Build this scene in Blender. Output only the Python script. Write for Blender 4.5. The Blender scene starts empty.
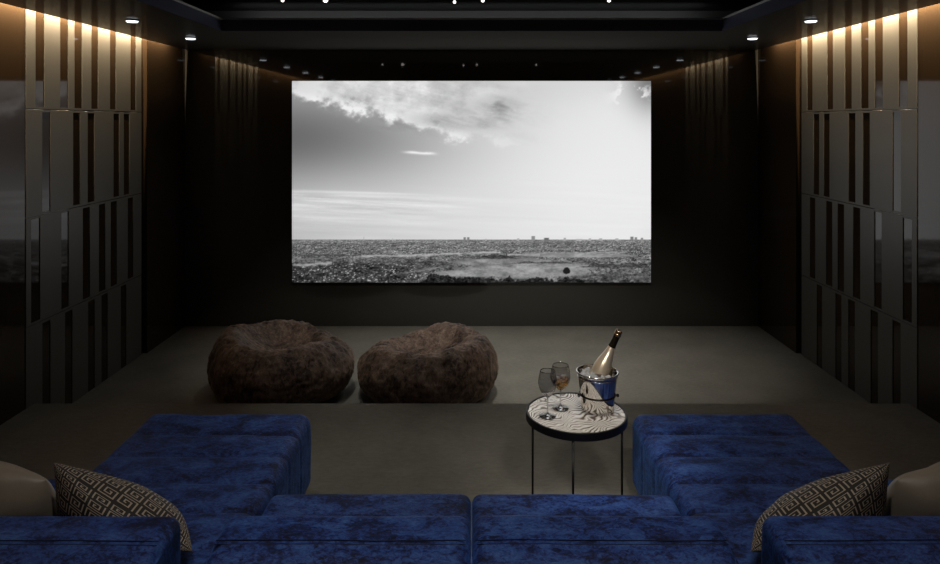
import bpy, bmesh, math, random
import numpy as np
from mathutils import Vector, noise, Matrix
random.seed(7); rng = np.random.RandomState(11)
S = bpy.context.scene
COL = S.collection
PI = math.pi

# ------------------------------------------------------------ layout numbers (metres, camera at x=0,y=0)
CAMZ = 2.047
F = 700.0
WALL_Y = 7.02            # front wall
CEIL = 2.767             # soffit underside
PLAT = 0.177             # platform height
STEP_Y = 4.65
FACE = 2.90              # face of the wall slats
GLASS = 2.905            # dark glass behind the slats
FRONTX = 2.873            # side wall next to the front wall

# ------------------------------------------------------------ helpers
def link(o, parent=None):
    COL.objects.link(o)
    if parent: o.parent = parent
    return o
def obj_from(name, verts, faces, mat, parent=None, smooth=True, loc=None):
    me = bpy.data.meshes.new(name)
    me.from_pydata([tuple(v) for v in verts], [], [tuple(f) for f in faces])
    me.update()
    if smooth:
        me.polygons.foreach_set('use_smooth', [True]*len(me.polygons))
    if mat: me.materials.append(mat)
    o = bpy.data.objects.new(name, me)
    if loc: o.location = loc
    return link(o, parent)
def obj_bm(name, bm, mat, parent=None, smooth=True, loc=None, sharp=None):
    me = bpy.data.meshes.new(name)
    bmesh.ops.recalc_face_normals(bm, faces=bm.faces)
    bm.to_mesh(me); bm.free()
    if smooth:
        me.polygons.foreach_set('use_smooth', [True]*len(me.polygons))
        if sharp: me.set_sharp_from_angle(angle=math.radians(sharp))
    if mat: me.materials.append(mat)
    o = bpy.data.objects.new(name, me)
    if loc: o.location = loc
    return link(o, parent)
def empty(name, loc, label, cat, group=None, rz=0):
    o = bpy.data.objects.new(name, None); link(o)
    o.location = loc; o.rotation_euler = (0, 0, rz)
    o.empty_display_size = 0.1
    o['label'] = label; o['category'] = cat
    if group: o['group'] = group
    return o
def tag(o, label, cat, group=None):
    o['label'] = label; o['category'] = cat
    if group: o['group'] = group
    return o
def box(bm, x0, x1, y0, y1, z0, z1, bev=0.0, seg=2):
    r = bmesh.ops.create_cube(bm, size=1.0)
    for v in r['verts']:
        v.co = Vector((x0+(v.co.x+.5)*(x1-x0), y0+(v.co.y+.5)*(y1-y0), z0+(v.co.z+.5)*(z1-z0)))
    if bev > 0:
        es = list({e for v in r['verts'] for e in v.link_edges})
        bmesh.ops.bevel(bm, geom=es, offset=bev, segments=seg, affect='EDGES', profile=0.5)
def struct(name, boxes, mat, bev=0.0):
    bm = bmesh.new()
    for b in boxes: box(bm, *b, bev=bev)
    o = obj_bm(name, bm, mat, smooth=False)
    o['kind'] = 'structure'
    return o
def lathe(profile, seg=48, closed_ends=True):
    """profile: list of (r,z). returns verts, faces"""
    V, Fc = [], []
    rings = []
    for r, z in profile:
        if r < 1e-6:
            rings.append([len(V)]); V.append((0, 0, z))
        else:
            ids = []
            for k in range(seg):
                a = 2*PI*k/seg
                ids.append(len(V)); V.append((r*math.cos(a), r*math.sin(a), z))
            rings.append(ids)
    for A, B in zip(rings[:-1], rings[1:]):
        if len(A) == 1 and len(B) == 1: continue
        for k in range(seg):
            k2 = (k+1) % seg
            if len(A) == 1: Fc.append((A[0], B[k2], B[k]))
            elif len(B) == 1: Fc.append((A[k], A[k2], B[0]))
            else: Fc.append((A[k], A[k2], B[k2], B[k]))
    return V, Fc
def smooth_profile(pts, n=6):
    """Catmull-Rom through the points"""
    out = []
    P = [pts[0]] + list(pts) + [pts[-1]]
    for i in range(1, len(P)-2):
        p0, p1, p2, p3 = [np.array(p, float) for p in P[i-1:i+3]]
        for k in range(n):
            t = k/n
            q = 0.5*((2*p1)+(-p0+p2)*t+(2*p0-5*p1+4*p2-p3)*t*t+(-p0+3*p1-3*p2+p3)*t**3)
            out.append((max(q[0], 0), q[1]))
    out.append(tuple(pts[-1]))
    return out
def tube(bm, pts, r, seg=10, caps=True):
    rings = []
    n = len(pts)
    for i, p in enumerate(pts):
        p = Vector(p)
        d = (Vector(pts[min(i+1, n-1)]) - Vector(pts[max(i-1, 0)])).normalized()
        up = Vector((0, 0, 1)) if abs(d.z) < .9 else Vector((1, 0, 0))
        a = d.cross(up).normalized(); b = d.cross(a).normalized()
        rings.append([bm.verts.new(p + a*r*math.cos(2*PI*k/seg) + b*r*math.sin(2*PI*k/seg)) for k in range(seg)])
    for A, B in zip(rings[:-1], rings[1:]):
        for k in range(seg):
            bm.faces.new((A[k], A[(k+1) % seg], B[(k+1) % seg], B[k]))
    if caps:
        bm.faces.new(rings[0]); bm.faces.new(rings[-1])
def torus(bm, c, R, r, seg=56, mseg=10):
    rings = []
    for i in range(seg):
        a = 2*PI*i/seg
        ring = []
        for j in range(mseg):
            b = 2*PI*j/mseg
            rr = R + r*math.cos(b)
            ring.append(bm.verts.new((c[0]+rr*math.cos(a), c[1]+rr*math.sin(a), c[2]+r*math.sin(b))))
        rings.append(ring)
    for i in range(seg):
        A, B = rings[i], rings[(i+1) % seg]
        for j in range(mseg):
            bm.faces.new((A[j], B[j], B[(j+1) % mseg], A[(j+1) % mseg]))
def soft_box(name, b, r, mat, parent, step=0.016, disp=None):
    """upholstered block: rounded box on a fine grid; disp(p, n) -> offset vector"""
    x0, x1, y0, y1, z0, z1 = b
    lo = np.array([x0, y0, z0]); hi = np.array([x1, y1, z1]); size = hi-lo
    ns = [max(4, int(round(s/step))) for s in size]
    V, Fc, idx = [], [], {}
    def vid(i, j, k):
        key = (i, j, k)
        if key not in idx:
            idx[key] = len(V); V.append([i/ns[0], j/ns[1], k/ns[2]])
        return idx[key]
    for ax in range(3):
        a, c = [q for q in range(3) if q != ax]
        for side in (0, ns[ax]):
            for i in range(ns[a]):
                for j in range(ns[c]):
                    q = []
                    for di, dj in ((0, 0), (1, 0), (1, 1), (0, 1)):
                        t = [0, 0, 0]; t[ax] = side; t[a] = i+di; t[c] = j+dj
                        q.append(vid(*t))
                    flip = (side == 0) != (ax == 1)
                    Fc.append(q[::-1] if flip else q)
    P = lo + np.array(V)*size
    inner = np.clip(P, lo+r, hi-r)
    d = P-inner
    L = np.linalg.norm(d, axis=1, keepdims=True); L[L < 1e-9] = 1
    N = d/L
    Q = inner + N*r
    if disp:
        for i in range(len(Q)):
            p = Vector(Q[i]); n = Vector(N[i])
            Q[i] = np.array(p + disp(p, n))
    return obj_from(name, Q, Fc, mat, parent)

# ------------------------------------------------------------ materials
def mat_new(name):
    m = bpy.data.materials.new(name); m.use_nodes = True
    nt = m.node_tree; bs = nt.nodes['Principled BSDF']
    return m, nt, bs
def simple(name, col, rough=0.5, metal=0.0, ior=1.5, bump=None, spec=0.5, **kw):
    m, nt, bs = mat_new(name)
    bs.inputs['Base Color'].default_value = (*col, 1)
    bs.inputs['Roughness'].default_value = rough
    bs.inputs['Metallic'].default_value = metal
    bs.inputs['IOR'].default_value = ior
    bs.inputs['Specular IOR Level'].default_value = spec
    for k, v in kw.items(): bs.inputs[k].default_value = v
    if bump:
        tc = nt.nodes.new('ShaderNodeTexCoord')
        nz = nt.nodes.new('ShaderNodeTexNoise'); nz.inputs['Scale'].default_value = bump[0]; nz.inputs['Detail'].default_value = 4
        bp = nt.nodes.new('ShaderNodeBump'); bp.inputs['Strength'].default_value = bump[1]; bp.inputs['Distance'].default_value = bump[2]
        nt.links.new(tc.outputs['Object'], nz.inputs['Vector'])
        nt.links.new(nz.outputs['Fac'], bp.inputs['Height']); nt.links.new(bp.outputs['Normal'], bs.inputs['Normal'])
    return m
def emit(name, col, strength):
    m, nt, bs = mat_new(name)
    nt.nodes.remove(bs)
    e = nt.nodes.new('ShaderNodeEmission'); e.inputs[0].default_value = (*col, 1); e.inputs[1].default_value = strength
    nt.links.new(e.outputs[0], nt.nodes['Material Output'].inputs[0])
    return m
def ramp(nt, fac, stops):
    r = nt.nodes.new('ShaderNodeValToRGB')
    els = r.color_ramp.elements
    els[0].position = stops[0][0]; els[0].color = (*stops[0][1], 1)
    els[1].position = stops[-1][0]; els[1].color = (*stops[-1][1], 1)
    for p, c in stops[1:-1]:
        e = els.new(p); e.color = (*c, 1)
    nt.links.new(fac, r.inputs[0])
    return r
def velvet(name, stops, scale=5.0, sheen=0.3, sheen_tint=(.3, .4, .8), stretch=(1, 1, 1), rough=0.62):
    m, nt, bs = mat_new(name)
    tc = nt.nodes.new('ShaderNodeTexCoord'); mp = nt.nodes.new('ShaderNodeMapping')
    mp.inputs['Scale'].default_value = stretch
    nt.links.new(tc.outputs['Object'], mp.inputs['Vector'])
    n1 = nt.nodes.new('ShaderNodeTexNoise'); n1.inputs['Scale'].default_value = scale; n1.inputs['Detail'].default_value = 9
    n1.inputs['Roughness'].default_value = .72; n1.inputs['Distortion'].default_value = .55
    n2 = nt.nodes.new('ShaderNodeTexNoise'); n2.inputs['Scale'].default_value = scale*8; n2.inputs['Detail'].default_value = 6
    n2.inputs['Roughness'].default_value = .7; n2.inputs['Distortion'].default_value = .8
    mx = nt.nodes.new('ShaderNodeMix'); mx.inputs[0].default_value = .44
    for n in (n1, n2): nt.links.new(mp.outputs[0], n.inputs['Vector'])
    nt.links.new(n1.outputs['Fac'], mx.inputs[2]); nt.links.new(n2.outputs['Fac'], mx.inputs[3])
    r = ramp(nt, mx.outputs[0], stops)
    nt.links.new(r.outputs[0], bs.inputs['Base Color'])
    bs.inputs['Roughness'].default_value = rough
    bs.inputs['Specular IOR Level'].default_value = .25
    bs.inputs['Sheen Weight'].default_value = sheen; bs.inputs['Sheen Tint'].default_value = (*sheen_tint, 1)
    bs.inputs['Sheen Roughness'].default_value = .4
    bp = nt.nodes.new('ShaderNodeBump'); bp.inputs['Strength'].default_value = .35; bp.inputs['Distance'].default_value = .006
    nt.links.new(mx.outputs[0], bp.inputs['Height']); nt.links.new(bp.outputs[0], bs.inputs['Normal'])
    return m

def carpet(name, c1, c2):
    m, nt, bs = mat_new(name)
    tc = nt.nodes.new('ShaderNodeTexCoord')
    n1 = nt.nodes.new('ShaderNodeTexNoise'); n1.inputs['Scale'].default_value = 26; n1.inputs['Detail'].default_value = 8; n1.inputs['Roughness'].default_value = .7
    mp = nt.nodes.new('ShaderNodeMapping'); mp.inputs['Scale'].default_value = (1, 2.6, 1)
    nt.links.new(tc.outputs['Object'], mp.inputs[0]); nt.links.new(mp.outputs[0], n1.inputs['Vector'])
    n2 = nt.nodes.new('ShaderNodeTexNoise'); n2.inputs['Scale'].default_value = 3.0; n2.inputs['Detail'].default_value = 5
    nt.links.new(tc.outputs['Object'], n2.inputs['Vector'])
    mx = nt.nodes.new('ShaderNodeMix'); mx.inputs[0].default_value = .4
    nt.links.new(n1.outputs['Fac'], mx.inputs[2]); nt.links.new(n2.outputs['Fac'], mx.inputs[3])
    r = ramp(nt, mx.outputs[0], [(.32, c1), (.68, c2)])
    nt.links.new(r.outputs[0], bs.inputs['Base Color'])
    bs.inputs['Roughness'].default_value = .95; bs.inputs['Specular IOR Level'].default_value = .2
    n3 = nt.nodes.new('ShaderNodeTexNoise'); n3.inputs['Scale'].default_value = 300
    nt.links.new(tc.outputs['Object'], n3.inputs['Vector'])
    bp = nt.nodes.new('ShaderNodeBump'); bp.inputs['Strength'].default_value = .5; bp.inputs['Distance'].default_value = .004
    nt.links.new(n3.outputs['Fac'], bp.inputs['Height']); nt.links.new(bp.outputs[0], bs.inputs['Normal'])
    return m

M = {}
M['carpet'] = carpet('carpet', (.150, .144, .124), (.250, .240, .208))
M['side_glass'] = simple('side_glass', (.034, .022, .013), .05, ior=1.42)
M['front_glass'] = simple('front_glass', (.05, .048, .043), .035, ior=1.68)
M['soffit'] = simple('soffit', (.10, .097, .088), .12, ior=1.018)
M['riser'] = simple('riser', (.10, .11, .17), .25)
M['tray'] = simple('tray', (.016, .016, .015), .6)
M['cove_wall'] = simple('cove_wall', (.20, .20, .19), .6)
M['lip'] = simple('lip', (.75, .75, .74), .45)
M['rear'] = simple('rear', (.02, .018, .015), .8)
M['slat'] = simple('slat', (.115, .108, .092), .42, .2, bump=(220, .12, .002))
M['slat_back'] = simple('slat_back', (.045, .035, .025), .5)
M['black_metal'] = simple('black_metal', (.006, .006, .007), .38, .3)
M['blue'] = velvet('blue_velvet', [(.415, (.0018, .0024, .020)), (.465, (.006, .015, .085)), (.51, (.018, .050, .22)), (.61, (.050, .12, .36))], 7.0, .3, (.15, .35, .9), (1, 1.6, 1.2))
M['stitch'] = simple('stitch', (.006, .013, .055), .8)
M['brown'] = velvet('brown_velvet', [(.41, (.008, .005, .004)), (.46, (.055, .035, .026)), (.53, (.12, .080, .060)), (.62, (.23, .165, .13))], 6.0, .3, (.8, .6, .45), (1, 1, .55))
M['taupe'] = simple('taupe_satin', (.30, .25, .195), .42, bump=(9, .25, .02), **{'Sheen Weight': .3})
M['chrome'] = simple('chrome', (.80, .78, .75), .06, 1.0)
M['dark_metal'] = simple('dark_metal', (.05, .045, .04), .25, .9)
M['gold'] = simple('gold', (.97, .82, .63), .30, .75)
M['foil'] = simple('foil', (.035, .022, .014), .25, .7)
M['gold_cap'] = simple('gold_cap', (.75, .5, .3), .25, 1.0)
M['bottle_label'] = simple('bottle_label', (.05, .02, .008), .4, .2)
def glass(name, col, rough=0.0, ior=1.45):
    m, nt, bs = mat_new(name)
    bs.inputs['Base Color'].default_value = (*col, 1); bs.inputs['Transmission Weight'].default_value = 1
    bs.inputs['Roughness'].default_value = rough; bs.inputs['IOR'].default_value = ior
    return m
M['smoke'] = glass('smoke_glass', (.74, .74, .75))
M['clear'] = glass('clear_glass', (.95, .95, .95))
M['whisky'] = glass('whisky', (.93, .42, .06), 0, 1.33)
M['ice'] = glass('ice', (.93, .95, .96), .12, 1.31)
M['ice'].node_tree.nodes['Principled BSDF'].inputs['Transmission Weight'].default_value = .7
M['lens'] = emit('lens', (.86, .93, 1.0), 3.2)
M['pendant'] = emit('pendant', (1.0, .96, .9), 3)

# marble
m, nt, bs = mat_new('agate_marble')
tc = nt.nodes.new('ShaderNodeTexCoord'); mp = nt.nodes.new('ShaderNodeMapping')
mp.inputs['Rotation'].default_value = (0, 0, .9); mp.inputs['Scale'].default_value = (1, 1, 1)
nt.links.new(tc.outputs['Object'], mp.inputs[0])
nz = nt.nodes.new('ShaderNodeTexNoise'); nz.inputs['Scale'].default_value = 6.5; nz.inputs['Detail'].default_value = 1.5
nt.links.new(mp.outputs[0], nz.inputs['Vector'])
add = nt.nodes.new('ShaderNodeVectorMath'); add.operation = 'MULTIPLY_ADD'
add.inputs[1].default_value = (.30, .30, .30)
nt.links.new(nz.outputs['Color'], add.inputs[0]); nt.links.new(mp.outputs[0], add.inputs[2])
wv = nt.nodes.new('ShaderNodeTexWave'); wv.inputs['Scale'].default_value = 15; wv.inputs['Distortion'].default_value = .6
wv.inputs['Detail'].default_value = 2; wv.inputs['Detail Scale'].default_value = 2.0
nt.links.new(add.outputs[0], wv.inputs['Vector'])
n2 = nt.nodes.new('ShaderNodeTexNoise'); n2.inputs['Scale'].default_value = 9.0
nt.links.new(mp.outputs[0], n2.inputs['Vector'])
mm = nt.nodes.new('ShaderNodeMix'); mm.inputs[0].default_value = .58
nt.links.new(wv.outputs['Fac'], mm.inputs[2]); nt.links.new(n2.outputs['Fac'], mm.inputs[3])
r = ramp(nt, mm.outputs[0], [(.28, (.12, .09, .07)), (.35, (.34, .29, .25)), (.42, (.66, .63, .59)), (.47, (.42, .38, .34)), (.53, (.86, .85, .82)), (.60, (.60, .57, .53)), (.65, (.90, .89, .87)), (.72, (.40, .35, .31))])
nt.links.new(r.outputs[0], bs.inputs['Base Color']); bs.inputs['Roughness'].default_value = .09
M['marble'] = m

# woven greek-key cloth: thread colour comes from a per-face attribute of the weave
m, nt, bs = mat_new('key_cloth')
at = nt.nodes.new('ShaderNodeAttribute'); at.attribute_name = 'weave'
r = ramp(nt, at.outputs['Fac'], [(.3, (.016, .012, .010)), (.7, (.46, .38, .29))])
nt.links.new(r.outputs[0], bs.inputs['Base Color']); bs.inputs['Roughness'].default_value = .6
bp = nt.nodes.new('ShaderNodeBump'); bp.inputs['Strength'].default_value = .4; bp.inputs['Distance'].default_value = .002
nt.links.new(at.outputs['Fac'], bp.inputs['Height']); nt.links.new(bp.outputs[0], bs.inputs['Normal'])
M['key_cloth'] = m

# picture on the screen
m, nt, bs = mat_new('projected_picture'); nt.nodes.remove(bs)
at = nt.nodes.new('ShaderNodeAttribute'); at.attribute_name = 'picture'
e = nt.nodes.new('ShaderNodeEmission'); e.inputs[1].default_value = 1.0
nt.links.new(at.outputs['Color'], e.inputs[0]); nt.links.new(e.outputs[0], nt.nodes['Material Output'].inputs[0])
M['picture'] = m

# ------------------------------------------------------------ room shell
struct('floor', [(-3.1, 3.1, STEP_Y-.02, WALL_Y+.1, -.1, 0)], M['carpet'])
o = struct('platform', [(-3.1, 3.1, -2.1, STEP_Y, -.1, PLAT)], M['carpet'])
o['label'] = 'raised carpeted platform the sofas stand on'
def dx(px):   # depth along the side wall of a slat edge seen at this x in the left strip enlargement
    return FACE*F/(471.5-px/4.338)
Y_NEAR, Y_FAR = dx(113), dx(614)
for sx, nm in ((-1, 'wall_left'), (1, 'wall_right')):
    def bx(xa, xb): return (min(sx*xa, sx*xb), max(sx*xa, sx*xb))
    struct(nm, [(*bx(GLASS, 3.1), -2.1, Y_FAR+.012, -.1, 3.05), (*bx(FRONTX, 3.1), Y_FAR+.045, WALL_Y, -.1, 3.05),
                (*bx(GLASS+.01, 3.1), Y_FAR+.012, Y_FAR+.045, -.1, 3.05)], M['side_glass'])
struct('wall_front', [(-3.1, 3.1, WALL_Y, WALL_Y+.12, -.1, 3.05)], M['front_glass'])
struct('wall_back', [(-3.1, 3.1, -2.2, -2.1, -.1, 3.05)], M['rear'])
# soffit ring round the tray
TX, TY0, TY1 = 1.983, -1.2, 5.54
struct('ceiling_soffit', [(-2.842, -TX, -2.1, WALL_Y, CEIL, CEIL+.09), (TX, 2.842, -2.1, WALL_Y, CEIL, CEIL+.09),
                          (-TX, TX, TY1, WALL_Y, CEIL, CEIL+.09), (-TX, TX, -2.1, TY0, CEIL, CEIL+.09)], M['soffit'])
struct('light_baffle', [(-2.83, -2.815, -2.1, WALL_Y, CEIL+.09, CEIL+.15), (2.815, 2.83, -2.1, WALL_Y, CEIL+.09, CEIL+.15)], M['rear'])  # unseen upstand added to keep LED tape spill off the floor
struct('trim_1', [(-TX, -TX+.004, TY0, TY1, CEIL+.001, CEIL+.0885), (TX-.004, TX, TY0, TY1, CEIL+.001, CEIL+.0885),
                  (-TX, TX, TY1-.004, TY1, CEIL+.001, CEIL+.0885), (-TX, TX, TY0, TY0+.004, CEIL+.001, CEIL+.0885)], M['riser'])
struct('trim_2', [(-TX-.02, -TX+.012, TY0, TY1, CEIL+.0885, CEIL+.101), (TX-.012, TX+.02, TY0, TY1, CEIL+.0885, CEIL+.101),
                  (-TX, TX, TY1-.012, TY1+.02, CEIL+.0885, CEIL+.101), (-TX, TX, TY0-.02, TY0+.012, CEIL+.0885, CEIL+.101)], M['lip'])
struct('ceiling', [(-3.1, 3.1, -2.1, WALL_Y+.1, 3.0, 3.1)], M['tray'])
struct('trim_3', [(-2.45, 2.45, 6.0, 6.05, CEIL+.09, 3.0), (-2.45, -2.40, -1.6, 6.0, CEIL+.09, 3.0), (2.40, 2.45, -1.6, 6.0, CEIL+.09, 3.0)], M['cove_wall'])

# ------------------------------------------------------------ slatted side wall cladding
ROWS = [
    ([(113,155),(193,262),(296,324),(356,397),(426,478),(503,567),(590,614)], 2.133, 2.99),
    ([(113,184),(219,318),(348,381),(410,493),(518,538),(562,614)], 1.421, 2.133),
    ([(113,136),(174,267),(298,360),(390,430),(457,481),(507,555),(578,614)], .704, 1.421),
    ([(113,184),(219,283),(314,383),(411,441),(467,525),(548,614)], .0, .704)]
for sx, side in ((-1, 'left'), (1, 'right')):
    t = empty('slat_panel', (sx*GLASS, (Y_NEAR+Y_FAR)/2, 0), 'tall champagne-grey metal slat panel in four staggered rows on the %s wall' % side, 'wall panel')
    cy = (Y_NEAR+Y_FAR)/2
    for ri, (sl, z0, z1) in enumerate(ROWS):
        for a, b in sl:
            ya, yb = dx(a), dx(b)
            zb = z0 + (.002 if ri < 3 else .0)
            if ri == 3 and yb < STEP_Y+.0: zb = PLAT
            bm = bmesh.new()
            xa, xb = sorted((sx*(FACE-GLASS), -sx*.0005))
            if ri == 3 and ya < STEP_Y < yb:
                box(bm, xa, xb, ya-cy, STEP_Y-cy, PLAT+.002, z1-.002)
                box(bm, xa, xb, STEP_Y+.001-cy, yb-cy, .002, z1-.002)
            else:
                if ri == 3: zb += .002
                box(bm, xa, xb, ya-cy, yb-cy, zb, z1-.002, bev=.002, seg=1)
            obj_bm('slat', bm, M['slat'], t, smooth=False)
        if ri > 0:
            bm = bmesh.new()
            xa, xb = sorted((sx*(FACE-GLASS+.001), -sx*.0005))
            box(bm, xa, xb, Y_NEAR+.003-cy, Y_FAR-.003-cy, z1-.018, z1-.0025)
            box(bm, xa, xb, Y_NEAR+.003-cy, Y_FAR-.003-cy, z1+.0025, z1+.016)
            obj_bm('rail', bm, M['slat'], t, smooth=False)

# ------------------------------------------------------------ screen
def fbm(W, H, sx, sy, octs=5, seed=0, gain=.5):
    r = np.random.RandomState(seed)
    out = np.zeros((H, W)); amp = 1; tot = 0
    for o in range(octs):
        gx, gy = max(2, int(sx*2**o))+2, max(2, int(sy*2**o))+2
        g = r.rand(gy, gx)
        xs = np.linspace(0, gx-1.001, W); ys = np.linspace(0, gy-1.001, H)
        xi = xs.astype(int); yi = ys.astype(int); fx = xs-xi; fy = ys-yi
        fx = fx*fx*(3-2*fx); fy = fy*fy*(3-2*fy)
        a = g[np.ix_(yi, xi)]; b = g[np.ix_(yi, xi+1)]; c = g[np.ix_(yi+1, xi)]; d = g[np.ix_(yi+1, xi+1)]
        v = (a*(1-fx)+b*fx)*(1-fy[:, None]) + (c*(1-fx)+d*fx)*fy[:, None]
        out += amp*v; tot += amp; amp *= gain
    return out/tot
def sstep(a, b, x):
    t = np.clip((x-a)/(b-a), 0, 1); return t*t*(3-2*t)
def sample(img, u, v):
    H, W = img.shape
    xi = np.clip((u*(W-1)), 0, W-1).astype(int); yi = np.clip((v*(H-1)), 0, H-1).astype(int)
    return img[yi, xi]
def picture(W, H):
    U, Vv = np.meshgrid(np.linspace(0, 1, W), np.linspace(0, 1, H))
    g = lambda cu, cv, su, sv: np.exp(-((U-cu)/su)**2-((Vv-cv)/sv)**2)
    sky = .915 - .39*np.exp(-(U/.42)**2.0)*np.exp(-((Vv-.28)/.24)**2) - .08*np.exp(-(U/.6)**2)
    sky += .02*g(.80, .5, .25, .3)
    w1 = fbm(W, H, 5, 4, 6, 3); w2 = fbm(W, H, 16, 11, 6, 5, .62)
    streaks = fbm(900, 600, 6, 30, 6, 21, .62)
    # cloud bank, its ragged lower edge running down to the right; texture follows the slope
    st = sample(streaks, np.clip(U*.9+.08*w1, 0, 1), np.clip((Vv-.40*U+.5)/1.6+.02*w2, 0, 1))
    edge = .085+.40*U + .10*(w1-.5)+.16*(w2-.5)
    band = sstep(.015, -.035, Vv-edge)*sstep(.75, .35, U)
    tex = .83+.30*(st-.5)+.42*(w2-.5) + .06*sstep(.5, .0, U)
    sky = sky*(1-band) + np.clip(tex, .5, .94)*band
    near = np.exp(-((Vv-edge+.02)/.035)**2)*sstep(.62, .2, U)
    sky += near*.45*(w2-.47)
    # grey shreds inside the bank
    sky -= .9*np.clip(w2*.5+st*.5-.47, 0, 1)*g(.57, .13, .09, .055)*1.0
    sky -= .9*np.clip(w2*.5+st*.5-.44, 0, 1)*g(.45, .20, .16, .05)*1.4
    sky -= .06*g(.70, .02, .2, .12)
    # small bright streaks
    sky += .30*np.exp(-((U-.355)/.042)**4-((Vv-.358-.10*(U-.355)+.012*(w2-.5))/.0065)**2)*(w2+.3)
    st2 = sample(fbm(900, 600, 4, 44, 6, 33, .6), np.clip(U*.9+.08*w1, 0, 1), np.clip(Vv-.07*U+.05, 0, 1))
    veil = sstep(.53+.05*U, .58+.05*U, Vv)*np.exp(-((Vv-.56)/.13)**2)*sstep(.62, .15, U)
    sky += veil*(.07+.42*(st2-.47))
    sky += .035*(st2-.5)*sstep(.35, .7, Vv)
    sky += .07*np.exp(-((Vv-.545-.05*U)/.006)**2)*sstep(.48, .2, U)*(st2*1.8)
    sky -= .05*g(0, .75, .5, .12)
    # dark ragged corner top right
    sky -= .40*g(1.0, .0, .06, .14)
    sky += .35*sstep(.50, .60, w2)*g(.965, .06, .05, .06)
    # ---- land
    hor = .787
    t = np.clip(Vv-hor, 0.0004, 1)
    s = np.log(1+t*70)/np.log(1+.213*70)
    big = sample(fbm(900, 600, 24, 16, 5, 8, .62), U, s)
    med = sample(fbm(1200, 900, 90, 60, 3, 19, .6), U, s)
    fine = sample(fbm(1600, 900, 260, 120, 2, 9, .7), U, s)
    f2 = sample(fbm(1800, 900, 420, 150, 2, 55, .6), U, s); f3 = sample(fbm(1600, 900, 210, 80, 3, 66, .6), U, s)
    land = .40 + .42*(big-.5) + .40*(med-.5) + .30*(fine-.5)
    land += .24*sstep(.60, .74, f2)*sstep(.14, .06, t) - .20*sstep(.50, .62, f3)*sstep(.35, .6, big)
    haze = np.exp(-t/.022)
    land = land*(1-.6*haze) + (.60+.2*(fine-.5))*.6*haze
    # suburb, lower left
    sub = sstep(.42, .30, U+1.2*(1-Vv-.05))*sstep(.89, .92, Vv)
    land = land*(1-sub) + sub*(.27+.45*(fine-.5)+.3*(med-.5)+.3*(big-.5))
    rf = sstep(.66, .74, fine)*sstep(.45, .55, med)
    land += rf*.30*sub
    # open fields
    def field(cu, cv, su, sv, val, rag=.5):
        nonlocal land
        f = sstep(1.05, .80, np.sqrt(((U-cu)/su)**2+((Vv-cv)/sv)**2)+rag*(big-.5)+.25*(med-.5))
        land = land*(1-f)+f*(val+.10*(fine-.5)+.35*(big-.5)+.12*(med-.5))
    field(.66, .935, .20, .045, .56); field(.60, .900, .16, .024, .50); field(.50, .955, .12, .018, .54); field(.80, .865, .16, .012, .55)
    def strip(ua, va, ub, vb, w, val, k=1.0):
        nonlocal land
        tt = (U-ua)/(ub-ua); c = va+(vb-va)*tt+.008*(big-.5)
        mk = np.exp(-((Vv-c)/w)**2)*((tt > 0) & (tt < 1))*k*np.clip(.2+1.5*(med-.1), 0, 1)
        land = land*(1-mk) + val*mk
    strip(0, .915, .11, .903, .008, .68); strip(.0, .885, .14, .880, .005, .52, .7)
    strip(.17, .874, .58, .850, .006, .74, .9); strip(.60, .862, .69, .864, .004, .74, .8)
    strip(.64, .856, .93, .849, .004, .66, .8); strip(.35, .838, .9, .832, .003, .60, .6)
    strip(.70, .930, .86, .918, .004, .66, .7); strip(.28, .962, .42, .925, .005, .55, .6)
    def trees(ua, ub, v0, h, val, seed, k=30):
        nonlocal land
        prof = sample(fbm(1000, 3, k, 1, 4, seed, .6), U, U*0)
        top = v0 - h*(.1+1.1*prof)*sstep(ua, ua+.05, U)*sstep(ub, ub-.05, U)
        base = v0 + .006*(sample(fbm(1000, 3, k*2, 1, 3, seed+9), U, U*0)-.5)
        mk = sstep(top-.002, top+.002, Vv)*sstep(base+.003, base-.003, Vv)*((U > ua) & (U < ub))*sstep(.22, .40, med+prof*.25)
        land = land*(1-mk)+mk*(val+.34*(fine-.45)+.2*(med-.5))
    trees(.50, .64, .882, .022, .24, 40, 40); trees(.60, .80, .905, .012, .28, 41, 70); trees(.79, 1.0, .925, .030, .27, 42, 50)
    trees(.0, .2, .868, .014, .30, 43, 50); trees(.30, .46, .905, .014, .24, 44, 60)
    trees(.84, 1.0, .965, .016, .28, 46, 50); trees(.34, .60, 1.01, .058, .12, 45, 40); trees(.56, .84, 1.01, .044, .12, 48, 70); trees(.74, 1.01, 1.01, .026, .2, 49, 60)
    tr = sstep(1.15, .8, ((U-.765)/.010)**2 + ((Vv-.942)/.017)**2 + .9*(fine-.5))
    land = land*(1-tr)+tr*.12
    img = np.where(Vv > hor, land, sky)
    for u0, w, h, val in ((.481, .003, .012, .5), (.491, .003, .012, .5), (.672, .0045, .017, .55), (.709, .006, .010, .42), (.760, .003, .008, .66),
                          (.83, .003, .007, .68), (.86, .004, .006, .66), (.905, .004, .006, .68), (.947, .004, .015, .5), (.958, .003, .012, .52), (.975, .003, .009, .55),
                          (.2, .001, .014, .68), (.28, .001, .006, .7), (.54, .003, .004, .68), (.80, .008, .004, .7), (.63, .003, .005, .68)):
        mk = sstep(w*1.5, w*.7, abs(U-u0))*((Vv < hor+.006) & (Vv > hor-h))
        img = img*(1-mk)+val*mk
    vg = 1 - .32*np.clip(np.sqrt(((U-.56)/.62)**2+((Vv-.5)/.72)**2)-.70, 0, 1)**1.3
    return np.clip(img*vg, .03, .935)
W_, H_ = 620, 350
img = picture(W_, H_)
lin = np.where(img <= .04045, img/12.92, ((img+.055)/1.055)**2.4)
SX0, SX1, SZ0, SZ1 = -1.792, 1.792, .444, 2.457
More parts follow.
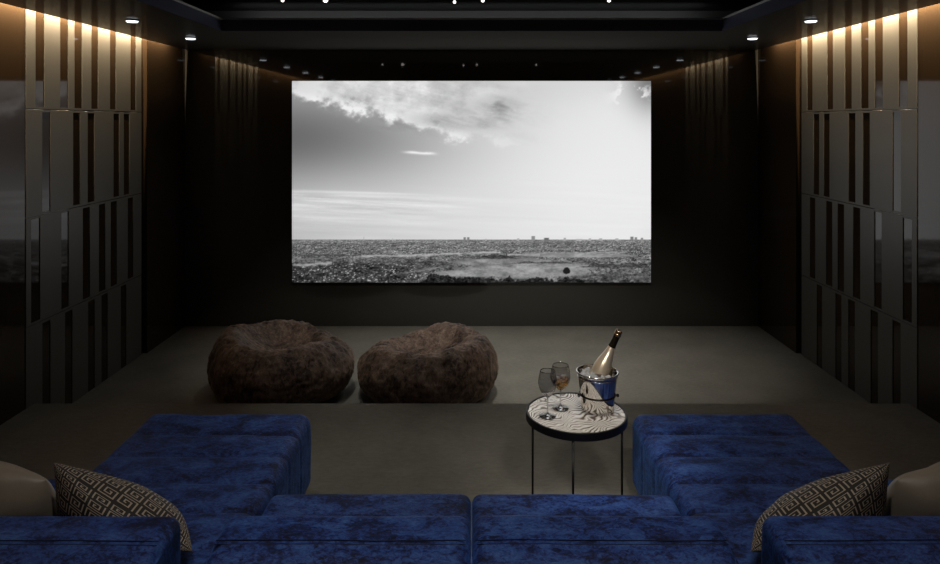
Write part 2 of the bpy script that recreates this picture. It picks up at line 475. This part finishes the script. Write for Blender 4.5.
scr = empty('projection_screen', (0, WALL_Y, SZ0), 'wide glowing screen showing a black-and-white cityscape under a cloudy sky', 'screen')
xs = np.linspace(SX0, SX1, W_); zs = np.linspace(SZ1, SZ0, H_)-SZ0
XX, ZZ = np.meshgrid(xs, zs)
verts = np.stack([XX.ravel(), np.full(XX.size, -.03), ZZ.ravel()], 1)
ii = np.arange(W_*H_).reshape(H_, W_)
faces = np.stack([ii[1:, :-1].ravel(), ii[1:, 1:].ravel(), ii[:-1, 1:].ravel(), ii[:-1, :-1].ravel()], 1)
me = bpy.data.meshes.new('picture')
me.vertices.add(len(verts)); me.vertices.foreach_set('co', verts.ravel())
me.loops.add(faces.size); me.loops.foreach_set('vertex_index', faces.ravel().astype(np.int32))
me.polygons.add(len(faces)); me.polygons.foreach_set('loop_start', (np.arange(len(faces))*4).astype(np.int32))
me.update(calc_edges=True)
ca = me.color_attributes.new('picture', 'FLOAT_COLOR', 'POINT')
cc = np.ones((W_*H_, 4)); cc[:, 0] = lin.ravel(); cc[:, 1] = lin.ravel()*1.0; cc[:, 2] = lin.ravel()*1.005
ca.data.foreach_set('color', cc.ravel())
me.materials.append(M['picture'])
link(bpy.data.objects.new('picture', me), scr)
bm = bmesh.new(); box(bm, SX0-.004, SX1+.004, -.0295, -.001, -.004, SZ1-SZ0+.004)
obj_bm('screen_backing', bm, M['black_metal'], scr, smooth=False)

# ------------------------------------------------------------ ceiling lamps
DL = None
spots = []
k = 0
names = ['farthest', 'second farthest', 'third farthest', 'fourth farthest', 'nearest']
for sx, side in ((-1, 'left'), (1, 'right')):
    for i, y in enumerate((5.98, 4.95, 3.92, 2.89, 1.86)):
        lab = ['small round white ceiling downlight on the %s soffit, nearest the screen wall' % side,
               'small round white ceiling downlight above the %s slat panel' % side,
               'round downlight on the %s soffit, third from the screen wall' % side,
               'round downlight on the %s soffit, fourth from the screen wall' % side,
               'round downlight on the %s soffit, fifth from the screen wall' % side][i]
        if DL is None:
            DL = empty('ceiling_downlight', (0, 0, 0), lab, 'ceiling light', 'downlights along the soffit')
            V, Fc = lathe([(.041, -.001), (.041, -.006), (.045, -.008), (.049, -.005), (.050, -.001), (.050, 0)], 32)
            obj_from('trim_ring', V, Fc, M['black_metal'], DL)
            V, Fc = lathe([(0, -.016), (.025, -.0155), (.036, -.014), (.0395, -.010), (.0395, -.001), (0, -.001)], 32)
            obj_from('lens', V, Fc, M['lens'], DL)
            d = DL
        else:
            d = DL.copy(); COL.objects.link(d)
            for ch in DL.children:
                c = ch.copy(); c.parent = d; COL.objects.link(c)
        d.location = (sx*2.40, y, CEIL); d['label'] = lab
        spots.append((sx*2.40, y))

PD = None
plab = ['leftmost of the small glowing pendants at the top edge', 'larger glowing pendant second from the left at the top edge',
        'small glowing pendant just left of the room centre, lowest at the top edge', 'small glowing pendant just right of the room centre at the top edge',
        'rightmost of the small glowing pendants at the top edge']
for i, (px, py, rr) in enumerate([(282.6, 0.5, .0095), (325.5, .2, .016), (454.5, 2, .010), (482.8, .6, .011), (609, .6, .011)]):
    y = 4.5; X = (px-471.5)*y/F; Z = CAMZ+(122-py)*y/F
    if PD is None:
        PD = d = empty('pendant_light', (0, 0, 0), '', 'pendant lamp', 'star pendants in the ceiling recess')
        bm = bmesh.new(); bmesh.ops.create_icosphere(bm, subdivisions=2, radius=.01)
        obj_bm('bulb', bm, M['pendant'], d)
        bm = bmesh.new(); tube(bm, [(0, 0, .009), (0, 0, .16)], .0008, 5)
        obj_bm('cord', bm, M['black_metal'], d)
    else:
        d = PD.copy(); COL.objects.link(d)
        for ch in PD.children:
            c = ch.copy(); c.parent = d; COL.objects.link(c)
            if ch.name.startswith('bulb'): c.scale = (rr/.01,)*3
            else: c.data = ch.data.copy()
    for ch in d.children:
        if ch.name.startswith('cord'):
            for v in ch.data.vertices:
                if v.co.z > .05: v.co.z = 3.0-Z
    d.location = (X, y, Z); d['label'] = plab[i]

# ------------------------------------------------------------ bean bags
def bean_bag(cx, cy, sx, sy, H, seed, tilt, rz, label, dent):
    root = empty('bean_bag', (cx, cy, 0), label, 'bean bag')
    prof = [(0, 0.004), (.30, .0), (.40, .004), (.475, .045), (.53, .115), (.552, .20), (.545, .285), (.50, .37), (.445, .425), (.385, .452), (.325, .445), (.26, .405), (.18, .365), (.09, .348), (0, .342)]
    pf = smooth_profile(prof, 8)
    seg = 230
    V, Fc = lathe(pf, seg)
    out = []
    nv = len(V)
    for (x, y, z) in V:
        a = math.atan2(y, x); r = math.hypot(x, y)
        top = max(0, min(1, (z-.22)/.2))
        n = noise.noise(Vector((math.cos(a)*1.1+seed, math.sin(a)*1.1, z*2)))
        x2, y2, z2 = x*sx, y*sy, z*H/.46
        # broad lumps
        f = 1 + .06*n
        x2 *= f; y2 *= f
        # uneven rim height + tilt
        z2 += top*(tilt[0]*x + tilt[1]*y + .010*math.sin(2*a+seed) + .012*math.sin(3*a+1.7*seed))
        # seat hollow drifting to one side
        hd = math.exp(-(((x-dent[0])/.24)**2+((y-dent[1])/.17)**2))
        z2 -= top*(z > .33)*dent[2]*hd
        # folds that radiate over the rim
        fold = noise.noise(Vector((math.cos(a)*5.5+seed*2, math.sin(a)*5.5, z*4)))
        ridged = 1-abs(fold)*2
        wrk = .008*ridged*top
        p = Vector((x*4+seed, y*4, z*5))
        wrk2 = .014*noise.noise(p) + .010*(1-2*abs(noise.noise(p*2.3))) + .007*(1-2*abs(noise.noise(p*5.1))) + .003*noise.noise(p*11)
        k = (wrk+wrk2)*(1 if z > .03 else .2)
        rr = max(r, .05)
        out.append((x2 + x/rr*k*(1-top*.5), y2 + y/rr*k*(1-top*.5), max(0.001, z2 + top*k*1.1)))
    o = obj_from('cover', out, Fc, M['brown'], root)
    root.rotation_euler = (0, 0, rz)
    return root
bean_bag(-1.445, 5.30, .965, .92, .43, 2.3, (-.09, -.01), 0, 'larger crumpled brown velvet bean bag, left of the pair', (.08, .03, .06))
bean_bag(-.325, 5.28, .94, .88, .395, 6.1, (.10, -.01), 0, 'smaller crumpled brown velvet bean bag, right of the pair', (-.05, .02, .07))

# ------------------------------------------------------------ sofas
SEAT, BACK = .60, .846
def soft_noise(p, a=.004, s=3.0):
    return a*noise.noise(p*s) + a*.35*noise.noise(p*s*3.1)
def seat_disp(y_seams=(), x_c=None, crown=.008, bx=None):
    def f(p, n):
        off = n*soft_noise(p, .0045, 3.5)*min(1, max(0, abs(p.x)-.004)/.12)
        if n.z > .3:
            g = 0
            for ys in y_seams: g -= .008*math.exp(-((p.y-ys)/.007)**2)
            if y_seams:
                # pillow between seams
                ds = min(abs(p.y-ys) for ys in y_seams)
                g += .006*min(1, ds/.08)
            off += Vector((0, 0, g*n.z))
        elif abs(n.x) > .5 and y_seams:
            for ys in y_seams: off -= n*.006*math.exp(-((p.y-ys)/.008)**2)
        return off
    return f
def back_disp(y_seam, z_seam=None):
    def f(p, n):
        off = n*soft_noise(p, .004, 3.0)*min(1, max(0, abs(p.x)-.004)/.12)
        if n.z > .2:
            off += Vector((0, 0, -.006*math.exp(-((p.y-y_seam)/.006)**2) - .005*math.exp(-((p.y-y_seam+.020)/.006)**2)))
            if p.y < y_seam: off += Vector((0, 0, -(y_seam-p.y)*.38))
        return off
    return f
def stitch(back, xa, xb):
    bm = bmesh.new()
    for dy, dz in ((0, -.0035), (-.012, -.008)):
        y = 2.014+dy
        pts = []
        for k in range(41):
            x = xa+.015+(xb-xa-.03)*k/40
            pts.append((x, y, BACK+dz+.0012+soft_noise(Vector((x, y, BACK)), .004, 3.0)*min(1, max(0, abs(x)-.004)/.12)))
        tube(bm, pts, .0013, 6)
    obj_bm('stitching', bm, M['stitch'], back)
def foot(parent, x, y):
    bm = bmesh.new(); box(bm, x-.03, x+.03, y-.03, y+.03, PLAT-parent.location.z, .245-parent.location.z, .004)
    obj_bm('foot', bm, M['black_metal'], parent, smooth=False)
SEAMS = (3.246, 3.03, 2.815, 2.6, 2.378)
def chaise(s, side):
    root = empty('chaise_sofa', (0, 0, 0), 'blue crushed velvet chaise sofa with channelled seat on the %s side of the room' % side, 'sofa')
    def rx(a, b): return (min(s*a, s*b), max(s*a, s*b))
    soft_box('seat', (*rx(.793, 1.60), 2.17, 3.495, .235, SEAT), .055, M['blue'], root, .014, seat_disp(SEAMS))
    soft_box('corner_seat', (*rx(1.605, 1.97), 2.17, 2.86, .235, SEAT), .045, M['blue'], root, .018, seat_disp((2.6, 2.378)))
    bk = soft_box('backrest', (*rx(.885, 2.20), 1.90, 2.163, .235, BACK), .04, M['blue'], root, .009, back_disp(2.014))
    stitch(bk, *rx(.885, 2.20))
    soft_box('armrest', (*rx(1.975, 2.20), 2.17, 2.86, .235, .76), .05, M['blue'], root, .02, lambda p, n: n*soft_noise(p))
    for x, y in ((.88, 3.38), (1.53, 3.38), (.96, 1.96), (2.13, 1.96), (2.13, 2.78)): foot(root, s*x, y)
    root['label'] = root['label']
    return root
chaise(-1, 'left'); chaise(1, 'right')
def section(s, side):
    root = empty('sofa_section', (0, 0, 0), 'blue crushed velvet armless sofa section in the centre, %s of the middle gap' % side, 'sofa', 'centre sofa sections')
    def rx(a, b): return (min(s*a, s*b), max(s*a, s*b))
    soft_box('seat', (*rx(.0012, .788), 2.17, 2.750, .235, SEAT-.002), .035, M['blue'], root, .014, seat_disp(()))
    bk = soft_box('backrest', (*rx(.0012, .750), 1.90, 2.163, .235, BACK), .04, M['blue'], root, .009, back_disp(2.014))
    stitch(bk, *rx(.0012, .750))
    for x, y in ((.07, 1.95), (.74, 1.95), (.07, 2.66), (.74, 2.66)): foot(root, s*x, y)
    return root
section(-1, 'left'); section(1, 'right')

# ------------------------------------------------------------ scatter cushions
KEY = ["0000000000000", "0111111111110", "0100000000010", "0100000000010", "0100111110010", "0100100010010", "0100100010010", "0100100110010", "0100100000010", "0100100000010", "0100111111110", "0100000000000", "0000000000000"]
KEYN = 13
def cushion(name, c, th, mat, label, cat, group, weave=False, n=110, s=1, bias=.5, noise_amp=.004, pinch=.06, rnd=0, cells=90):
    """c: TL, TR, BR, BL corner points; th thickness"""
    TL, TR, BR, BL = [Vector((s*q[0], q[1], q[2])) for q in c]
    cen = (TL+TR+BR+BL)/4
    base = Vector((cen.x, cen.y, min(q.z for q in (TL, TR, BR, BL))))
    nrm = (TR-TL).cross(BL-TL).normalized()
    if nrm.y > 0: nrm = -nrm     # towards the camera
    V, Fc, idx, wv = [], [], {}, []
    def pt(i, j, sd):
        u, v = i/n, j/n
        u = .04*u+.96*(.5-.5*math.cos(PI*u)); v = .04*v+.96*(.5-.5*math.cos(PI*v))
        # pull edges in between the corners
        eu = 4*u*(1-u); ev = 4*v*(1-v)
        uu = u + pinch*(.5-u)*2*ev*.5*abs(2*u-1)**1.5
        vv = v + pinch*(.5-v)*2*eu*.5*abs(2*v-1)**1.5
        if rnd:
            a_, b_ = 2*uu-1, 2*vv-1
            uu = .5+.5*a_*(1-rnd*(1-math.sqrt(1-b_*b_/2))); vv = .5+.5*b_*(1-rnd*(1-math.sqrt(1-a_*a_/2)))
        p = TL*(1-uu)*(1-vv)+TR*uu*(1-vv)+BR*uu*vv+BL*(1-uu)*vv
        h = (max(0, eu)**.5*max(0, ev)**.5)
        p = p + nrm*sd*th*h*(bias if sd > 0 else 1-bias)
        p += nrm*noise.noise(p*9)*noise_amp*2*h + nrm*(1-2*abs(noise.noise(p*6+Vector((3, 1, 2)))))*noise_amp*h
        return p - base
    for sd in (1, -1):
        for i in range(n+1):
            for j in range(n+1):
                edge = i in (0, n) or j in (0, n)
                key = (i, j, 0 if edge else sd)
                if key not in idx:
                    idx[key] = len(V); V.append(pt(i, j, 0 if edge else sd))
        for i in range(n):
            for j in range(n):
                q = []
                for di, dj in ((0, 0), (1, 0), (1, 1), (0, 1)):
                    a, b = i+di, j+dj
                    q.append(idx[(a, b, 0 if (a in (0, n) or b in (0, n)) else sd)])
                if (sd*s) > 0: q = q[::-1]
                Fc.append(q)
                ci, cj = int(i*cells/n), int(j*cells/n)
                ti, tj = ci//KEYN, cj//KEYN
                a, b = ci % KEYN, cj % KEYN
                if (ti+tj) % 2: a, b = KEYN-1-a, KEYN-1-b
                wv.append(float(KEY[b][a] == '1'))
    o = obj_from(name, V, Fc, mat, None, loc=base)
    if weave:
        at = o.data.attributes.new('weave', 'FLOAT', 'FACE')
        at.data.foreach_set('value', wv)
    tag(o, label, cat, group)
    return o
for s, side in ((-1, 'left'), (1, 'right')):
    cushion('throw_pillow', [(1.350, 2.260, .948), (.905, 2.270, .655), (.99, 2.365, .615), (1.385, 2.345, .61)], .235, M['key_cloth'],
            'black and cream greek-key patterned pillow on the %s chaise sofa' % side, 'pillow', 'patterned pillows', True, s=s, bias=.34, n=143, cells=143)
    cushion('throw_pillow', [(1.90, 2.285, 1.0), (1.355, 2.295, .885), (1.345, 2.345, .615), (1.88, 2.345, .615)], .20, M['taupe'],
            'plain taupe satin pillow behind the backrest of the %s chaise sofa' % side, 'pillow', 'plain pillows', False, s=s, bias=.5, n=80, noise_amp=.012, rnd=.55)

# ------------------------------------------------------------ side table
TXc, TYc, TZ = .471, 3.15, .742
t = empty('side_table', (TXc, TYc, PLAT), 'small round side table with veined marble top and thin black legs', 'table')
hz = TZ-PLAT
V, Fc = lathe([(0, hz-.014), (.214, hz-.014), (.216, hz-.012), (.216, hz-.002), (.214, hz), (0, hz)], 96)
o = obj_from('table_top', V, Fc, M['marble'], t); o.data.set_sharp_from_angle(angle=.5)
V, Fc = lathe([(.2165, hz-.012), (.2165, hz+.001), (.218, hz+.003), (.224, hz+.003), (.226, hz+.001), (.226, hz-.030), (.224, hz-.032), (.19, hz-.032), (.19, hz-.0145), (.214, hz-.0145)], 96)
o = obj_from('table_rim', V, Fc, M['black_metal'], t); o.data.set_sharp_from_angle(angle=.5)
for ang in (-102, 152, 6):
    a = math.radians(ang); x, y = .212*math.cos(a), .212*math.sin(a)
    bm = bmesh.new(); tube(bm, [(x, y, .006), (x, y, hz-.031)], .0052, 12)
    obj_bm('leg', bm, M['black_metal'], t)
bm = bmesh.new(); torus(bm, (0, 0, .007), .212, .0065)
obj_bm('base_ring', bm, M['black_metal'], t)

# ------------------------------------------------------------ glasses
def wine_glass(x, y, h, R, mat, label, fill):
    g = empty('wine_glass', (x, y, TZ+.0005), label, 'glass')
    hb = h*.43       # start of bowl
    outer = [(0, .0), (.034, .0), (.0365, .0015), (.034, .003), (.020, .006), (.008, .010), (.004, .018), (.0033, .04), (.0034, hb-.012), (.006, hb-.003),
             (R*.45, hb+.008), (R*.80, hb+.028), (R*.98, hb+.052), (R, hb+.068), (R*.93, hb+.09), (R*.80, h-.001)]
    th = .0013
    inner = [(R*.80-th, h-.0005), (R*.93-th, hb+.09), (R-th, hb+.068), (R*.98-th, hb+.052), (R*.80-th, hb+.0295), (R*.45-th, hb+.010), (.004, hb+.001), (0, hb)]
    pf = [(0, 0), (.034, 0)] + smooth_profile(outer[2:], 4) + smooth_profile(inner, 4)
    V, Fc = lathe(pf, 56)
    obj_from('glass_body', V, Fc, mat, g)
    if fill:
        lv = hb+.052
        prof = [(0, hb+.0006), (.0038, hb+.0016), (R*.45-th-.0004, hb+.0106), (R*.80-th-.0004, hb+.030), (R*.98-th-.0004, lv), (0, lv)]
        pf = smooth_profile(prof[:-1], 4) + [(0, lv)]
        V, Fc = lathe(pf, 48); o = obj_from('whisky', V, Fc, M['whisky'], g); o.data.set_sharp_from_angle(angle=.9)
    return g
wine_glass(.337, 3.10, .205, .041, M['smoke'], 'empty smoked wine glass at the left edge of the marble table', False)
wine_glass(.405, 3.186, .200, .045, M['smoke'], 'stemmed glass of amber whisky with ice, behind the empty glass', True)
def cube_ice(x, y, z, s, rot, label, group):
    bm = bmesh.new(); box(bm, -s/2, s/2, -s/2, s/2, -s/2, s/2, s*.2, 3)
    for v in bm.verts: v.co += Vector((noise.noise(v.co*60+Vector((x*50, 0, 0))),)*3)*s*.06
    o = obj_bm('ice_cube', bm, M['ice'], None, loc=(x, y, z)); o.rotation_euler = rot
    return tag(o, label, 'ice cube', group)
gz = TZ + .2*.43
for i, (a, b, c) in enumerate([(-.016, -.008, .052), (.016, .006, .055), (.0, -.004, .030)]):
    cube_ice(.405+a, 3.186+b, gz+c, .021, (i*.7, .4+i, .2*i), 'ice cube floating in the amber whisky glass', 'ice cubes in the whisky')

# ------------------------------------------------------------ ice bucket, bottle
BX, BY = .573, 3.185
b = empty('ice_bucket', (BX, BY, TZ+.0005), 'polished metal champagne bucket holding ice and a bottle', 'ice bucket')
outer = [(.068, .0), (.072, .002), (.0735, .008), (.075, .03), (.079, .07), (.084, .115), (.088, .15), (.089, .160), (.0925, .1635), (.0965, .167), (.0965, .171), (.093, .1725), (.089, .171)]
inner = [(.0868, .160), (.0855, .15), (.0815, .115), (.0765, .07), (.072, .02), (.068, .008), (0, .006)]
V, Fc = lathe([(0, .0)] + smooth_profile(outer, 4) + smooth_profile(inner, 3), 72)
obj_from('bucket_body', V, Fc, M['chrome'], b)
bm = bmesh.new(); torus(bm, (0, 0, .068), .0815, .0032)
band = obj_bm('band', bm, M['dark_metal'], b)
for q in (-1, 1):
    V, Fc = lathe(smooth_profile([(0, .0), (.006, .001), (.008, .006), (.006, .011), (0, .012)], 4), 20)
    o = obj_from('knob', V, Fc, M['dark_metal'], band, loc=(q*.082, -.02, .068)); o.rotation_euler = (0, q*PI/2, 0)
bm = bmesh.new(); torus(bm, (0, 0, .150), .0893, .0015)
obj_bm('rim_band', bm, M['chrome'], b)

# bottle
B0 = Vector((.541, 3.205, .800)); B1 = Vector((.677, 3.205, 1.092))
L = (B1-B0).length
bt = empty('champagne_bottle', B0, 'gold champagne bottle with dark foil neck leaning in the ice bucket', 'bottle')
bt.rotation_mode = 'QUATERNION'
bt.rotation_quaternion = Vector((0, 0, 1)).rotation_difference((B1-B0).normalized())
pf = smooth_profile([(0, .012), (.020, .006), (.034, .0), (.040, .004), (.0415, .02), (.0415, .10), (.041, .125), (.037, .155), (.029, .185), (.0215, .212), (.017, .235), (.0152, .25)], 5)
V, Fc = lathe(pf + [(.0135, .262), (.013, L-.02), (0, L-.019)], 56)
obj_from('bottle_body', V, Fc, M['gold'], bt)
V, Fc = lathe(smooth_profile([(.0172, .240), (.0162, .252), (.0155, .27), (.0150, .285), (.0150, L-.028)], 4)+[(.0136, L-.028)], 40)
foil = obj_from('neck_foil', V, Fc, M['foil'], bt)
V, Fc = lathe([(.0135, L-.0275)] + smooth_profile([(.0165, L-.0275), (.0175, L-.022), (.0165, L-.016), (.0158, L-.013), (.016, L-.004), (.012, L+.001), (0, L+.002)], 4), 40)
obj_from('cap', V, Fc, M['gold_cap'], foil)
# curved label on the body
lb = []; lf = []
na, nz_ = 20, 8
for i in range(na+1):
    for j in range(nz_+1):
        a = math.radians(-150 + 120*i/na)
        zt = .118 - .020*abs(i/na-.5)*2
        z = .055 + (zt-.055)*j/nz_
        # follow the body's radius
        r = .0415 if z < .10 else .0415-.0005*(z-.10)/.025 if z < .125 else .041-.004*(z-.125)/.03
        lb.append(((r+.0006)*math.cos(a), (r+.0006)*math.sin(a), z))
for i in range(na):
    for j in range(nz_):
        k0 = i*(nz_+1)+j
        lf.append((k0, k0+nz_+1, k0+nz_+2, k0+1))
o = obj_from('label', lb, lf, M['bottle_label'], bt)
sd = o.modifiers.new('thickness', 'SOLIDIFY'); sd.thickness = .0006; sd.offset = 1
# ice in the bucket
random.seed(5)
cnt = 0; spots_ice = []
for k in range(400):
    if cnt >= 12: break
    a = random.uniform(0, 2*PI); r = .066*math.sqrt(random.random())
    x, y = r*math.cos(a), r*math.sin(a)
    # keep clear of the bottle (axis passes near x=+.02 at the ice level)
    if math.hypot(x-.022, y-.02) < .060: continue
    if any(math.hypot(x-q[0], y-q[1]) < .0215 for q in spots_ice): continue
    spots_ice.append((x, y)); cnt += 1
    cube_ice(BX+x, BY+y, TZ+.150+.010*random.random(), .023, (random.random()*3, random.random()*3, random.random()*3), 'clear ice cube heaped in the metal champagne bucket', 'ice cubes in the bucket')

# ------------------------------------------------------------ lights
def area(name, loc, size, size_y, power, col, rot):
    l = bpy.data.lights.new(name, 'AREA'); l.shape = 'RECTANGLE'; l.size = size; l.size_y = size_y; l.energy = power; l.color = col
    o = bpy.data.objects.new(name, l); o.location = loc; o.rotation_euler = rot; COL.objects.link(o); return o
def spot(name, loc, power, col, ang, blend=.6, r=.03, rot=(0, 0, 0)):
    l = bpy.data.lights.new(name, 'SPOT'); l.energy = power; l.color = col; l.spot_size = math.radians(ang); l.spot_blend = blend; l.shadow_soft_size = r
    o = bpy.data.objects.new(name, l); o.location = loc; o.rotation_euler = rot; COL.objects.link(o); return o
for s in (-1, 1):
    # warm LED tape in the slot between soffit and side wall, shining down and onto the slats
    area('wall_wash_tape', (s*2.8402, 3.45, CEIL+.13), .004, 6.3, 480.0, (1.0, .77, .50), (0, -s*math.radians(79), 0))
for x, y in spots:
    spot('downlight_beam', (x, y, CEIL-.02), 1.2, (1, .9, .78), 80)
# cove glow above the soffit at the front
area('cove_tape', (0, 5.75, CEIL+.10), 3.8, .02, 1.0, (.95, .97, 1), (math.radians(180-35), 0, 0))
# fill spots added overhead to brighten sofas, table and platform; no fixtures there
for x, y, p, ang in ((-.9, 1.7, 32, 70), (0, 1.7, 32, 70), (.9, 1.7, 32, 70), (-1.1, 3.1, 20, 60), (1.1, 3.1, 20, 60), (.47, 3.0, 52, 30), (-.25, 3.5, 34, 56)):
    spot('seating_fill', (x, y, 2.985), p, (1, .95, .86), ang, .9, .05)
for x, p in ((-.9, 50), (.3, 115), (1.2, 80)):  # added fill that brightens the floor before the front wall, no fixture
    o = spot('front_fill', (x, 4.85, 2.985), p, (1, .96, .88), 62, .8, .05, (math.radians(24), 0, 0))
o = spot('front_fill', (-.9, 3.6, 2.985), 26, (1, .94, .86), 40, .9, .05, (math.radians(32), 0, 0))  # one more added fill, aimed at the bean bags
# fill added high up near the camera to light the bottle and bucket fronts
for x in (-.5, .6):
    d = Vector((.53, 3.15, .9)) - Vector((x, .4, 2.98))
    o = spot('table_fill', (x, .4, 2.98), 150, (1, .95, .86), 22, .8, .14)
    o.rotation_mode = 'QUATERNION'; o.rotation_quaternion = d.to_track_quat('-Z', 'Y')

# ------------------------------------------------------------ world, camera, view
w = bpy.data.worlds.new('world'); S.world = w; w.use_nodes = True
w.node_tree.nodes['Background'].inputs[0].default_value = (.004, .004, .005, 1)
w.node_tree.nodes['Background'].inputs[1].default_value = 1
cam = bpy.data.cameras.new('camera'); co = bpy.data.objects.new('camera', cam); COL.objects.link(co)
co.location = (0, 0, CAMZ); co.rotation_euler = (PI/2, 0, 0)
cam.sensor_width = 36; cam.lens = F*36/940
cam.shift_y = -160/940; cam.shift_x = -1.5/940
cam.clip_start = .05
S.camera = co
S.view_settings.view_transform = 'Standard'; S.view_settings.look = 'None'
S.view_settings.exposure = 0; S.view_settings.gamma = 1; S.view_settings.use_curve_mapping = False
S.cycles.max_bounces = 10; S.cycles.transmission_bounces = 10; S.cycles.glossy_bounces = 5; S.cycles.diffuse_bounces = 4
S.cycles.sample_clamp_indirect = 2.0; S.cycles.use_denoising = True
S.cycles.caustics_reflective = False
